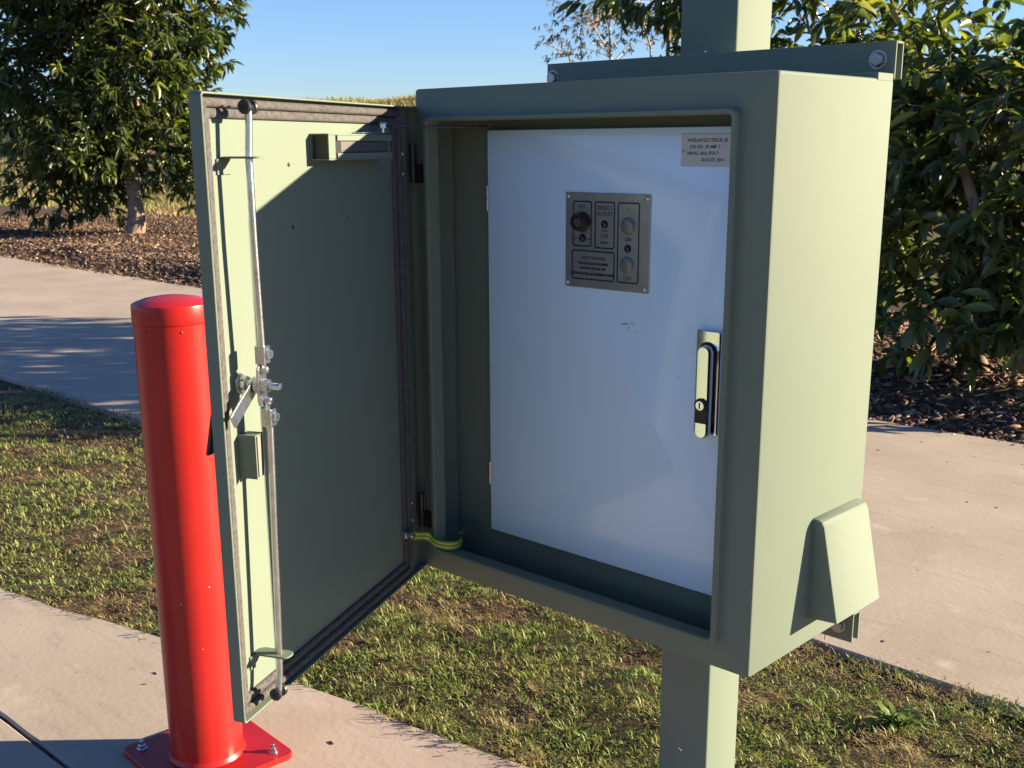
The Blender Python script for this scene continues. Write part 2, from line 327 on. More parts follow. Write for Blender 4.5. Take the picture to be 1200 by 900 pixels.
# swing handle
m = MB(); hx, hz0, hz1 = .5985, .9225, 1.0905
m.loft([[(p[0], y, p[1]) for p in rr(hx-.0225+i, hx+.0225-i, hz0+i, hz1-i, .003)] for y, i in ((PY-.0002, 0), (PY-.0105, 0), (PY-.0125, .002))])
sh = m.obj('swing_handle', CHROME, cab)
m = MB(); m.loft([[(p[0], y, p[1]) for p in rr(hx-.0155+i, hx+.0155-i, hz0+.012+i, hz1-.018-i, .0145, 6)] for y, i in ((PY-.0124, 0), (PY-.0134, 0))]); m.obj('dark_recess', BLACK, sh)
m = MB(); m.loft([[(p[0]+.002, y, p[1]-.0015) for p in rr(hx-.0125+i, hx+.0125-i, hz0-.002+i, hz1-.0205-i, .0118-i, 6)] for y, i in ((PY-.0165, .001), (PY-.018, 0), (PY-.026, .0008), (PY-.0285, .0028))]); m.obj('lever', CHROME, sh)
m = MB(); m.box(hx-.0095, hx+.0135, PY-.0296, PY-.027, hz0+.022, hz0+.048); m.obj('lock_slot', BLACK, sh, .001)
m = MB(); m.cyl((hx+.002, PY-.027, hz0+.0515), (0, -1, 0), 0, [(.0115, 0), (.0115, .004), (.0105, .0052), (.0085, .0052), (.008, .0042), (0, .0042)], 24); lk = m.obj('lock_barrel', DARKMET, sh)
m = MB(); m.cyl((hx+.002, PY-.0312, hz0+.0515), (0, -1, 0), 0, [(.0078, 0), (.0078, .0016), (.0070, .0022), (0, .0022)], 20); m.obj('lock_core', CHROME, sh)
m = MB(); m.box(hx+.0008, hx+.0032, PY-.0338, PY-.0330, hz0+.0465, hz0+.0565); m.obj('keyway', BLACK, sh)
# side ventilation hood
m = MB(); hy0, hy1 = .174, .327
prof = [(BW-.001, .785), (BW+.006, .7845), (BW+.016, .781), (BW+.021, .775), (BW+.0545, .6185), (BW+.0530, .6180), (BW+.0190, .7735), (BW-.001, .7800)]
outer_ = [(BW-.001, .7855), (BW+.009, .7850), (BW+.0165, .7815), (BW+.0215, .7745), (BW+.0545, .6175), (BW-.001, .6135)]
loops = []
for y, i in ((hy0, .0025), (hy0+.0008, .0008), (hy0+.003, 0), (hy1-.003, 0), (hy1-.0008, .0008), (hy1, .0025)):
    c0 = Vector((BW+.012, .69)); loops.append([(p[0]-(i if k in (1, 2, 3, 4) else 0), y, p[1]-(i if k < 4 else 0)) for k, p in enumerate(outer_)])
m.loft(loops); hood = m.obj('vent_hood', PAINT, cab, ang=25)
# mounting channels behind the cabinet with bolts
def channel(z0, z1, x0):
    m = MB(); x1, y0 = .7372, BD+.0008
    m.box(x0, x1, y0, y0+.004, z0, z1); m.box(x0, x1, y0+.0041, y0+.0229, z1-.004, z1-.0002); m.box(x0, x1, y0+.023, y0+.027, z0, z1)
    m.box(.285, .405, y0+.0271, .4065, z0+.005, z1-.005)
    return m.obj('mounting_channel', PAINT, cab, .0012)
for z0_, z1_, zb_ in ((1.4695, 1.5266, 1.4995), (.5105, .566, .538)):
    ch = channel(z0_, z1_, .0112 if z0_ > 1 else .11)
    for bx in (.0270 if z0_ > 1 else .135, .7085):
        m = MB(); m.cyl((bx, BD+.0012, zb_), (0, -1, 0), 0, [(.0155, 0), (.0155, .002), (.0125, .0022)], 24)
        m.cyl((bx, BD-.0006, zb_), (0, -1, 0), 0, [(.0118, 0), (.0118, .006), (.0100, .0076), (0, .0078)], 6)
        m.obj('bolt', BOLTM, ch, .0008)
# ------------------------------------------------------------------ cabinet door (open)
HN = Vector((0, -.006, 0)); DU = Vector((.4176, -.9086, 0)); DW = Vector((.9086, .4176, 0)); DL = .6686; DZ0, DZ1 = .5635, 1.4391
def D(u, w, z): return HN+DU*u+DW*w+Vector((0, 0, z))
PW = -.016
m = MB()
def dl(i, w, r=.006): return [D(p[0], w, p[1]) for p in rr(i-.022, DL-i, DZ0+i, DZ1-i, max(r-i*.5, .001))]
m.loft([dl(.003, -.0205), dl(.0008, -.0197), dl(0, -.0175), dl(0, -.0008), dl(.0008, 0), dl(.0020, 0), dl(.0026, -.0008), dl(.0028, PW)])
door = m.obj('door', PAINT, cab, ang=28)
# gasket: two foam beads round the rim
def gasket(ins_o, ins_i, hinge_shift, w_top, mt, r=.004):
    def lp(i, w, hs): return [D(p[0], w, p[1]) for p in rr(hs+i, DL-i, DZ0+i, DZ1-i, .003)]
    k = ins_i-ins_o; m = MB()
    loops = [lp(ins_o+k*a, PW-.0005+(w_top-PW)*b, hinge_shift) for a, b in ((0, 0), (0, .55), (.12, .88), (.35, 1), (.65, 1), (.88, .88), (1, .55), (1, 0))]
    m.loft(loops, False, False); return m.obj('gasket', mt, door, ang=60)
gasket(.0062, .0185, .034, -.003, FOAM); gasket(.0187, .0315, .034, -.0085, FOAM)
# locking rods with rollers
RU, RW = .600, .022
def rod(pts, r=.0049): m = MB(); m.tube(pts, r, 14); return m.obj('lock_rod', GALV, door)
rod([D(RU-.003, RW, 1.090), D(RU+.001, RW, 1.25), D(RU+.001, RW, 1.36), D(RU-.003, RW+.001, 1.405), D(RU-.003, RW+.001, 1.424)])
rod([D(RU-.013, RW, 1.005), D(RU-.006, RW, .80), D(RU-.001, RW, .66), D(RU+.004, RW+.001, .615), D(RU+.012, RW+.002, .5875)])
for (u, z) in ((RU-.003, 1.4215), (RU+.010, .591)):
    for s_ in (-1, 1):
        m = MB(); m.cyl(D(u+s_*.0052, RW+.001, z), DU*s_, 0, [(.003, -.001), (.0088, 0), (.0094, .001), (.0094, .0052), (.0084, .0064), (.0030, .0064), (.0026, .0052), (0, .0052)], 22); m.obj('roller', BLACK, door)
def guide(z, tilt):
    m = MB(); T = lambda a, b, c: D(a, b, c)
    m.loft([[D(u, w, zz+dz+tilt*(w-PW)) for (u, w, zz) in [(p[0], p[1], z) for p in rr(RU-.013, RU+.013, PW+.001, RW+.020, .010, 5)]] for dz in (-.0014, .0014)])
    m.box(RU-.013, RU+.022, PW+.0003, PW+.0028, z-.022, z-.0016, T); return m.obj('rod_guide', PAINT, door, .0006)
guide(1.3575, 0); guide(.6475, 0)
# gearbox: nut, spindle, cross plate, clamps, latch tongue
SU, SZ = .599, 1.051
m = MB(); m.cyl(D(SU, PW+.0005, SZ), DW, 0, [(.016, 0), (.016, .0025), (.0125, .0026), (.0125, .013), (.0105, .0145), (.008, .0146), (.008, .0305)], 6); m.obj('spindle_nut', GALV, door, .0006)
m = MB(); m.cyl(D(SU, RW-.010, SZ), DW, 0, [(.0125, 0), (.0125, .006), (.0098, .0065), (.0098, .018), (.0090, .0190), (.0055, .0191), (.0055, .034), (.0045, .0365), (0, .037)], 18); m.obj('spindle', GALV, door)
m = MB(); a_ = R(62)
def TG(a, b, c): 
    return D(SU+a*math.cos(R(-33))-c*math.sin(R(-33)), b, SZ+a*math.sin(R(-33))+c*math.cos(R(-33)))
m.box(-.006, .074, .0068, .0100, -.0105, .0105, TG); m.obj('latch_tongue', GALV, door, .001)
m = MB(); m.loft([[D(SU+p[0], w, SZ+p[1]) for p in rr(-.011, .011, -.030, .030, .010, 5)] for w in (RW-.0042, RW-.0008)]); m.obj('cross_plate', GALV, door, .0006)
for zj, zc, uu_ in ((SZ+.022, SZ+.043, RU-.003), (SZ-.022, SZ-.0475, RU-.011)):
    m = MB(); m.cyl(D(uu_*.5+SU*.5, RW-.006, zj), DW, 0, [(.0065, 0), (.0065, .0048), (.0052, .005), (.0052, .013), (.0035, .0146), (0, .0148)], 6); m.obj('pivot_bolt', GALV, door, .0005)
    m = MB(); m.box(uu_-.0085, uu_+.0085, RW-.0075, RW+.0080, zc-.013, zc+.013, D); m.box((uu_+SU)*.5-.0055, (uu_+SU)*.5+.0055, RW-.0005, RW+.0030, min(zj, zc), max(zj, zc), D); m.obj('rod_clamp', GALV, door, .0018)
    m = MB(); m.cyl(D(uu_-.001, RW+.0075, zc+.001), DW, 0, [(.0072, 0), (.0072, .0045), (.0060, .0058), (.0032, .0058), (.0032, .0030), (0, .0030)], 16); m.obj('clamp_screw', GALV, door)
# keeper box below the spindle
m = MB(); bu0, bu1, bz0, bz1 = .5880, .6135, .9180, .9810
for (a0, a1, b0, b1) in ((bu1-.0022, bu1, PW+.0004, .0125), (bu0, bu0+.0022, PW+.0004, .0095)): m.box(a0, a1, b0, b1, bz0, bz1, D)
m.box(bu0+.0023, bu1-.0023, PW+.0004, PW+.003, bz0, bz1, D); m.box(bu0+.0023, bu1-.0023, PW+.0031, .0115, bz1-.0023, bz1-.0003, D)
m.obj('keeper_bracket', PAINT, door, .0005)
m = MB(); m.box(bu0+.0075, bu1-.0085, PW+.004, .0110, bz0+.001, bz1-.003, D); m.obj('keeper_magnet', mat('magnet', (.28, .22, .21), .4, .5, (.36, .30, .28), 20.), door, .0008)
# stay channel, slide and rod
m = MB(); u0, u1, z0, z1, w1 = .130, .362, 1.3505, 1.3900, .0165
m.box(u0, u1, PW+.0004, PW+.0026, z0, z1, D); m.box(u0, u1, PW+.0027, w1, z1-.0024, z1, D); m.box(u0, u1, PW+.0027, w1, z0, z0+.0024, D)
m.box(u0, u1-.03, w1-.0022, w1, z1-.0105, z1-.0025, D); m.box(u0, u1-.03, w1-.0022, w1, z0+.0025, z0+.0105, D); m.box(u1-.022, u1, w1-.0022, w1+.0002, z0+.0025, z1-.0025, D)
m.obj('stay_channel', PAINT, door, .0006)
m = MB(); m.box(u0+.008, u1-.05, PW+.006, w1-.004, z0+.011, z1-.011, D); m.obj('stay_slide', mat('slide_grey', (.10, .095, .09), .5, .3), door, .001)
m = MB(); m.box(u1-.046, u1-.006, PW+.0028, w1-.0024, z0+.0026, z1-.0026, D); m.obj('stay_end_shade', BLACK, door)  # shade inside the channel's open end, put in as a black block
m = MB(); m.box(u0-.004, u1-.12, PW+.012, w1+.001, z1+.0006, z1+.0030, D); m.obj('stay_guide', GALV, door, .0005)
m = MB(); m.cyl(D(u0+.008, .004, z1-.012), (0, 0, 1), 0, [(.006, 0), (.006, .008), (.004, .0085), (.004, .022), (.0085, .0225), (.0085, .029), (.005, .032), (0, .032)], 16); m.obj('stay_pivot', GALV, door)
m = MB(); m.tube([D(u0+.008, .004, 1.4055), D(u0-.02, .012, 1.4035), Vector((.105, -.024, 1.4025)), Vector((.137, -.004, 1.4020)), Vector((.150, .03, 1.4030))], .0022, 10); m.obj('stay_rod', DARKMET, cab)
cap_screw(D(.4291, PW, 1.3454), DW, .0030, door, BLACK, 'rivet'); cap_screw(D(.4261, PW, 1.2551), DW, .0030, door, BLACK, 'rivet'); cap_screw(D(.2447, PW, 1.2568), DW, .0020, door, DARKMET, 'rivet')
# hinges between door and cabinet
for zc in (1.340, .683):
    m = MB()
    m.cyl((-.0005, -.0085, zc-.034), (0, 0, 1), 0, [(.0055, 0), (.0055, .033), (.0045, .0335), (.0045, .0345), (.0055, .035), (.0055, .068)], 14); m.box(.0045, .018, -.0060, -.0005, zc-.034, zc-.001)
    m.obj('hinge', DARKMET, cab)
    for dz in (-.0175, .0175): cap_screw(D(.0145, PW, zc+dz+.006*0), DW, .0042, door, GALV)
# outside handle
m = MB(); T = lambda a, b, c: D(a, b, c)
m.box(.600, .640, -.0265, -.0207, .985, 1.100, T); hb = m.obj('handle_base', BLACK, door, .003)
m = MB(); m.loft([[D(.628+a*.0085, -.0262-k*.026-b*.003, 1.075-k*.122) for a, b in ((-1, -1), (1, -1), (1, 1), (-1, 1))] for k in (0, .3, .7, 1)]); m.obj('handle_lever', BLACK, door, .002)
# earth strap, green and yellow
pts = [D(.064, -.004, .6505), D(.060, .010, .6495), D(.040, .026, .6435), Vector((.056, -.026, .6325)), Vector((.078, -.012, .6285)), Vector((.089, .004, .6310)), Vector((.082, .020, .6385)), Vector((.070, .030, .6420))]
fine = []
for i in range(len(pts)-1):
    p0, p1, p2, p3 = pts[max(i-1, 0)], pts[i], pts[i+1], pts[min(i+2, len(pts)-1)]
    for k in range(5):
        t_ = k/5; fine.append(.5*((2*p1)+(p2-p0)*t_+(2*p0-5*p1+4*p2-p3)*t_*t_+(3*p1-p0-3*p2+p3)*t_**3))
fine.append(pts[-1]); m = MB()
for sgn, off_ in ((1, .0), (-1, .0012)):
    pass
nst = 5
for k in range(nst):
    a0, a1 = -.0085+.017*k/nst, -.0085+.017*(k+1)/nst
    loops = []
    for i, p in enumerate(fine):
        d = (fine[min(i+1, len(fine)-1)]-fine[max(i-1, 0)]).normalized(); up = Vector((0, 0, 1)); up = (up-d*up.dot(d)).normalized(); nn = d.cross(up)
        loops.append([p+up*a0+nn*.0007, p+up*a1+nn*.0007, p+up*a1-nn*.0007, p+up*a0-nn*.0007])
    m.loft(loops, mi=(0, 1, 0, 1, 0)[k] if k % 2 == 0 else 1)
m.obj('earth_strap', [GREENW, YELLOWW], cab)
m = MB(); m.cyl(D(.064, PW, .6505), DW, 0, [(.0115, 0), (.0115, .010), (.0075, .0105), (.0075, .020), (.004, .0205), (.004, .026), (0, .026)], 14); m.obj('earth_stud', GALV, door)
m = MB(); m.cyl((.0695, .031, .6420), (0, -1, 0), 0, [(.008, -.03), (.008, 0), (.0065, .0005), (.0065, .005), (.003, .0055), (0, .009)], 6); m.obj('earth_stud', GALV, cab)

# ------------------------------------------------------------------ post
post = thing('steel_post', (.343, .466, GL-.05), 'pale green square steel post carrying the cabinet', 'post')
m = MB(); m.loft([[(p[0], p[1], z) for p in rr(.2825, .4045, .4075, .5275, .006, 4)] for z in (GL-.05, 2.55)]); m.obj('column', PAINT, post, ang=25)
m = MB(); m.loft([[(p[0], p[1], z) for p in rr(.2825-i, .4045+i, .4075-i, .5275+i, .007, 4)] for z, i in ((2.5505, .002), (2.556, .002), (2.558, 0))]); m.obj('cap', PAINT, post)
cap_screw((.3405, .4075, .121), (0, -1, 0), .0055, post, GALV)
cap_screw((.3405, .4075, 1.535), (0, -1, 0), .003, post, GALV)

# ------------------------------------------------------------------ bollard
bc = Vector((-.6262, -.1498, GL)); br = .0840
bol = thing('bollard', (bc.x, bc.y, GL), 'red painted steel bollard standing on a bolted base plate', 'bollard')
m = MB(); m.cyl(bc+Vector((0, 0, .0145)), (0, 0, 1), 0, [(br+.006, 0), (br+.0045, .004), (br+.001, .009), (br, .013), (br, 1.0265)], 64); m.obj('tube', RED, bol)
m = MB(); m.cyl(bc+Vector((0, 0, 1.0415)), (0, 0, 1), 0, [(br-.003, -.006), (br-.001, 0), (br+.0008, .001), (br+.0012, .003), (br+.0012, .036), (br+.0002, .0400), (br-.006, .0430), (br*.72, .0495), (br*.4, .0545), (br*.15, .0560), (0, .0562)], 64); m.obj('cap', RED, bol, ang=50)
m = MB(); th = R(-5)
def BT(a, b, z): return (bc.x+a*math.cos(th)-b*math.sin(th), bc.y+a*math.sin(th)+b*math.cos(th), z+GL)
m.loft([[BT(p[0], p[1], z) for p in rr(-.150+i, .150-i, -.150+i, .150-i, .022, 5)] for z, i in ((.0005, 0), (.0125, 0), (.014, .0015))]); m.obj('base_plate', RED, bol)
for sx in (-1, 1):
    for sy in (-1, 1):
        m = MB(); p = Vector(BT(sx*.112, sy*.112, .0141))
        m.cyl(p, (0, 0, 1), 0, [(.0125, 0), (.0125, .002)], 20); m.cyl(p+Vector((0, 0, .002)), (0, 0, 1), 0, [(.0098, 0), (.0098, .0075), (.0085, .0085), (.0055, .0086), (.0055, .018), (.0045, .019), (0, .019)], 6); m.obj('anchor_bolt', GALV, bol, .0005)
for a, z in ((R(-72), 1.028), (R(-20), 1.028)):
    cap_screw(bc+Vector((math.cos(a)*(br+.0002), math.sin(a)*(br+.0002), z)), (math.cos(a), math.sin(a), 0), .0022, bol, DARKMET)

# chips in the red paint
m = MB()
for a, z, r_ in ((R(-52), .42, .0013), (R(-8), .455, .0016), (R(-25), .31, .0011)):
    nrm = Vector((math.cos(a), math.sin(a), 0)); m.cyl(bc+nrm*(br-.0008)+Vector((0, 0, z)), nrm, 0, [(r_*1.2, 0), (r_, .0011), (0, .0011)], 7)
pc = m.obj('paint_chips', mat('bare_primer', (.5, .42, .38), .7), bol, smooth=False); pc['kind'] = 'stuff'

# ------------------------------------------------------------------ lawn
def blades(P, L, Wd, az, lean, curl, tint, name, mtl, kind='stuff'):
    n = len(P); dh = np.stack([np.cos(az), np.sin(az), np.zeros(n)], -1); sd_ = np.stack([-np.sin(az), np.cos(az), np.zeros(n)], -1); up = np.array([0, 0, 1.])
    def at(t_): 
        a = lean+curl*t_; return a
    mid = P+(dh*np.sin(lean)[:, None]+up*np.cos(lean)[:, None])*(L*.5)[:, None]
    l2 = np.clip(lean+curl, 0, 2.2); tip = mid+(dh*np.sin(l2)[:, None]+up*np.cos(l2)[:, None])*(L*.5)[:, None]
    tip[:, 2] = np.maximum(tip[:, 2], P[:, 2]-.002)
    w = (sd_*Wd[:, None]); 
    Vv = np.stack([P-w*.8, P+w*.8, mid+w, mid-w, tip], 1).reshape(-1, 3)
    b = np.arange(n)*5
    F = np.concatenate([np.stack([b, b+1, b+2], -1), np.stack([b, b+2, b+3], -1), np.stack([b+3, b+2, b+4], -1)])
    o = big_mesh(name, Vv, F, mtl, np.repeat(tint, 5)); o['kind'] = kind; return o
def lawn_pts(n, x0, x1, over=.045):
    x = rng.uniform(x0, x1, n*2); s = slab_edge(x)-over*rng.random(n*2)**2; e = path_near(x)+over*.7*rng.random(n*2)**2
    y = rng.uniform(-1.2, 1.7, n*2); k = (y > s) & (y < e); x, y = x[k][:n], y[k][:n]
    return x, y
def lawn(n, x0, x1, sl, sw):
    x, y = lawn_pts(n, x0, x1); n = len(x)
    z = gz(x, y)+.006
    pn = .55*vnoise(x, y, 5.5, 7)+.3*vnoise(x, y, 16, 8)+.15*vnoise(x, y, 45, 9)       # green patches
    ht = .6+.8*vnoise(x, y, 9, 10)
    green = rng.random(n) < np.clip((pn-.44)*6.5+.48, .05, .95)
    br = vnoise(x, y, 7.5, 41)
    tint = np.where(green, np.clip(rng.normal(.74+.26*(vnoise(x, y, 11, 42)-.4), .12, n), .45, 1), np.clip(rng.normal(.12+.36*br, .13, n), 0, .52))
    L = np.where(green, rng.uniform(.009, .025, n), rng.uniform(.008, .028, n))*ht*sl*np.where(rng.random(n) < .05, 1.7, 1.)
    Wd = np.where(green, rng.uniform(.0009, .0021, n), rng.uniform(.0006, .0016, n))*sw
    lean = np.where(green, np.abs(rng.normal(.85, .45, n)), np.abs(rng.normal(1.15, .35, n))); lean = np.clip(lean, 0, 1.52)
    return blades_cat(x, y, z+.045*vnoise(x, y, 26, 31)*vnoise(x, y, 7, 32)+rng.uniform(0, .012, n), L, Wd, lean, tint)
store = []
def blades_cat(x, y, z, L, Wd, lean, tint):
    store.append((np.stack([x, y, z], -1), L, Wd, lean, tint))
lawn(108000, -1.9, 1.25, 1., 1.); lawn(46000, -5.0, -1.9, 1.2, 1.5); lawn(12000, -11, -5, 1.3, 2.0); lawn(9000, 1.25, 3.2, 1.1, 1.5)
P_ = np.concatenate([s[0] for s in store]); L__ = np.concatenate([s[1] for s in store]); W__ = np.concatenate([s[2] for s in store]); le = np.concatenate([s[3] for s in store]); ti = np.concatenate([s[4] for s in store])
lawno = blades(P_, L__, W__, rng.uniform(0, 2*np.pi, len(P_)), le, rng.uniform(.1, .9, len(P_)), ti, 'lawn_grass', GRASS)
lawno['label'] = 'patchy green and straw brown lawn strip between pad and path'
# clover-like weeds that stand out of the lawn
def weed(x, y, r, n, label):
    w = thing('weed', (x, y, GL-.03), label, 'weed', 'leafy weeds in the lawn')
    VV = []; FF = []; TT = []
    for i in range(int(n*2)):
        a = random.uniform(0, 6.28); l = r*random.uniform(.5, 1.1); wd = l*random.uniform(.055, .09); el = random.uniform(.45, 1.25); o = Vector((x+random.uniform(-.3, .3)*r, y+random.uniform(-.3, .3)*r, GL-.02))
        d = Vector((math.cos(a)*math.cos(el), math.sin(a)*math.cos(el), math.sin(el))); s_ = Vector((-math.sin(a), math.cos(a), 0)); b = len(VV)
        d2 = Vector((math.cos(a), math.sin(a), -.15)).normalized()
        p1 = o+d*l*.45; p2 = p1+(d+d2).normalized()*l*.35; p3 = p2+d2*l*.25; dn = Vector((0, 0, -wd*.35))
        VV += [o-s_*wd*.2, o+s_*wd*.2, p1+s_*wd, p1-s_*wd, p2+s_*wd*.9, p2-s_*wd*.9, p3+s_*.0006, p3-s_*.0006]; FF += [(b, b+1, b+2, b+3), (b+3, b+2, b+4, b+5), (b+5, b+4, b+6, b+7)]; TT += [random.uniform(.8, 1)]*8
    o = big_mesh('leaves', np.array([tuple(v) for v in VV]), np.array(FF), GRASS, TT, w); return w
weed(.50, 1.12, .085, 34, 'bright green leafy weed by the path edge right of the post')
weed(-.03, .52, .050, 22, 'small bright green weed in the lawn left of the post')
weed(-.52, .29, .045, 18, 'small green weed at the pad edge below the cabinet hinge')
weed(-.25, .36, .035, 16, 'tiny green weed between the pad edge and the post')
weed(-1.75, .30, .04, 16, 'small green weed near the pad at the far left')
weed(-1.02, .75, .04, 16, 'small green weed in mid lawn left of the bollard')
weed(.22, .86, .04, 16, 'small green weed in the lawn just right of the post')
weed(-1.30, .22, .045, 18, 'small green weed at the pad edge left of the bollard')

# ------------------------------------------------------------------ mulch and litter
def chips(x, y, z, l0, l1, name, tmu=.4, flat=False):
    n = len(x); a = rng.uniform(0, 2*np.pi, n); tl = rng.normal(0, .02 if flat else .35, n); rl = rng.normal(0, .03 if flat else .5, n); L = rng.uniform(l0, l1, n); W_ = L*rng.uniform(.18, .5, n); T_ = L*rng.uniform(.05, .12, n)
    ux = np.stack([np.cos(a)*np.cos(tl), np.sin(a)*np.cos(tl), np.sin(tl)], -1); vy = np.stack([-np.sin(a), np.cos(a), rl], -1); vy /= np.linalg.norm(vy, axis=1)[:, None]; wz = np.cross(ux, vy)
    c = np.stack([x, y, z], -1); out = []
    for sx, sy, sz in ((-1, -.6, -1), (1, -1, -1), (1, .7, -1), (-1, 1, -1), (-.8, -.5, 1), (.9, -.8, 1), (.8, .6, 1), (-.9, .8, 1)):
        out.append(c+ux*(L*.5*sx)[:, None]+vy*(W_*.5*sy)[:, None]+wz*(T_*.5*sz)[:, None])
    Vv = np.stack(out, 1).reshape(-1, 3); b = (np.arange(n)*8)[:, None]
    F = np.concatenate([b+np.array(q)[None] for q in ((0, 3, 2, 1), (4, 5, 6, 7), (0, 1, 5, 4), (1, 2, 6, 5), (2, 3, 7, 6), (3, 0, 4, 7))])
    ti_ = np.clip(rng.normal(tmu, .30, n), 0, 1); o = big_mesh(name, Vv, F, CHIP, np.repeat(ti_, 8)); o['kind'] = 'stuff'; return o
def bed_pts(n, x0, x1, d0, d1, p=1.):
    x = rng.uniform(x0, x1, n); y = path_far(x)+d0+(d1-d0)*rng.random(n)**p; return x, y
x1, y1 = bed_pts(12000, -4.5, 1.2, -.06, 3.0, 1.5); x2, y2 = bed_pts(30000, -21, -6, -.08, 6.6, 1.4); x3, y3 = bed_pts(3000, -7, -4, -.05, 4)
x = np.concatenate([x1, x2, x3]); y = np.concatenate([y1, y2, y3])
mo = chips(x, y, gz(x, y)+rng.uniform(0, .02, len(x)), .022, .085, 'mulch'); mo['label'] = 'bark mulch and fallen leaves under the trees'
# bits of litter lying on the concrete
n = 90; x = np.concatenate([rng.uniform(-8, 1.5, n), rng.uniform(-2.4, .2, 9)]); y = np.concatenate([path_near(x[:n])+.05+2.4*rng.random(n)**.8, np.array([float(slab_edge(a))-.05-.5*random.random() for a in x[n:]])])
lo = chips(x, y, np.full(len(x), GL+.0015), .004, .018, 'leaf_litter', .35, flat=True); lo['label'] = 'scraps of bark and leaf scattered on the concrete'
# bank grass on the rise behind
n = 60000; x = -6-36*rng.random(n); y = 8+19*rng.random(n)**.9; k = y > 8.6+2.4*sst(-6, -15, x)-.4-.8*rng.random(n); x, y = x[k], y[k]; z = gz(x, y); n = len(x)
tn = np.clip(.50+.35*(vnoise(x, y, .5, 12)-.5)+rng.normal(0, .10, n), .25, .95)
bo = blades(np.stack([x, y, z-.01], -1), rng.uniform(.06, .19, n), rng.uniform(.006, .013, n), rng.uniform(0, 6.28, n), np.abs(rng.normal(.45, .3, n)), rng.uniform(.1, .8, n), tn, 'bank_grass', GRASS); bo['label'] = 'dry olive grass covering the bank behind the trees'

# ------------------------------------------------------------------ trees
# unit leaf: lanceolate, folded along the midrib and curved down; along +X, normal +Z
def leaf_unit(droop=.25, fold=.12):
    rows = [(0, .02), (.22, .36), (.5, .5), (.78, .34), (1., .0)]
    V = []; F = []
    for x_, w_ in rows:
        z_ = -droop*x_*x_
        V += [(x_, -w_, z_+fold*w_*2), (x_, 0, z_), (x_, w_, z_+fold*w_*2)]
    for k in range(4):
        a = k*3; F += [(a, a+3, a+4, a+1), (a+1, a+4, a+5, a+2)]
    return np.array(V, float), np.array(F)
LV, LF = leaf_unit()
leaf_cache = {}
def leaf_mesh(ti_):
    if ti_ not in leaf_cache:
        me = bpy.data.meshes.new('leaf'); me.from_pydata([tuple(v) for v in LV], [], [tuple(f) for f in LF]); a = me.attributes.new('tint', 'FLOAT', 'POINT'); a.data.foreach_set('value', [ti_]*len(LV)); me.materials.append(LEAF)
        me.polygons.foreach_set('use_smooth', [True]*len(me.polygons)); leaf_cache[ti_] = me
    return leaf_cache[ti_]
def whorls(tips, per, length, wid, droop, tmean=.45, tsd=.22):
    """frames (origin, x axis*len, y axis*width, z) of all leaves"""
    O = []; X = []; Y = []; Zz = []; T_ = []
    for (p, d, fresh) in tips:
        d = np.array(d); a = np.cross(d, [0, 0, 1.]); na = np.linalg.norm(a)
        a = a/na if na > .1 else np.array([1., 0, 0]); b = np.cross(d, a); k = rng.integers(per[0], per[1]+1); ph = rng.uniform(0, 6.28)
        for i in range(k):
            t_ = ph+i*2.4+rng.normal(0, .3); back = rng.uniform(0, .9)*length; tilt = rng.uniform(.5, 1.25)
            dirn = d*math.cos(tilt)+(a*math.cos(t_)+b*math.sin(t_))*math.sin(tilt); dirn = dirn+np.array([0, 0, -droop*rng.uniform(.4, 1.4)]); dirn /= np.linalg.norm(dirn)
            nz = np.array([0, 0, 1.])+rng.normal(0, .45, 3); s_ = np.cross(nz, dirn); s_ /= max(np.linalg.norm(s_), 1e-3); nn = np.cross(dirn, s_)
            l = length*rng.uniform(.45, 1.25); w_ = l*wid*rng.uniform(.8, 1.25)
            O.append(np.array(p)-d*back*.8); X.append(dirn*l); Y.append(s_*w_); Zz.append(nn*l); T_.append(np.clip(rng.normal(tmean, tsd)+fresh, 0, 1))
    return np.array(O), np.array(X), np.array(Y), np.array(Zz), np.array(T_)
def visible(p):
    q = px(p)
    if not (-10 < q[0] < 1210 and -10 < q[1] < 910): return False
    if 225 < q[0] < 485 and q[1] > 112: return False
    if 480 < q[0] < 1046 and q[1] > 90: return False
    return True
def foliage(tree, fr, keep, mtl=LEAF):
    O, X, Y, Zz, T_ = fr; n = len(O); org = origin[tree.name]
    size = []
    for i in range(n):
        c = O[i]+X[i]*.5; q = px(c)
        size.append(np.linalg.norm(X[i])/max(q[2], .1)*(1 if visible(c) else 0))
    order = np.argsort(-np.array(size)); pick = [i for i in order[:keep*3] if size[i] > 0]
    pick = sorted(pick, key=lambda i: (O[i]-np.array(CAM)) @ (O[i]-np.array(CAM)))[:keep]; rest = np.ones(n, bool); rest[pick] = False
    for i in pick:
        ob = bpy.data.objects.new('leaf', leaf_mesh(round(float(T_[i])*8)/8)); COL.objects.link(ob); ob.parent = tree
        M_ = Matrix(((X[i][0], Y[i][0], Zz[i][0], O[i][0]-org.x), (X[i][1], Y[i][1], Zz[i][1], O[i][1]-org.y), (X[i][2], Y[i][2], Zz[i][2], O[i][2]-org.z), (0, 0, 0, 1)))
        ob.matrix_local = M_
    O, X, Y, Zz, T_ = O[rest], X[rest], Y[rest], Zz[rest], T_[rest]; n = len(O)
    Vv = (O[:, None]+X[:, None]*LV[None, :, 0:1]+Y[:, None]*LV[None, :, 1:2]+Zz[:, None]*LV[None, :, 2:3]).reshape(-1, 3)
    F = (np.arange(n)[:, None, None]*len(LV)+LF[None]).reshape(-1, 4)
    o = big_mesh('foliage', Vv, F, mtl, np.repeat(T_, len(LV)), tree); o['kind'] = 'stuff'; o.data.polygons.foreach_set('use_smooth', [True]*len(F))
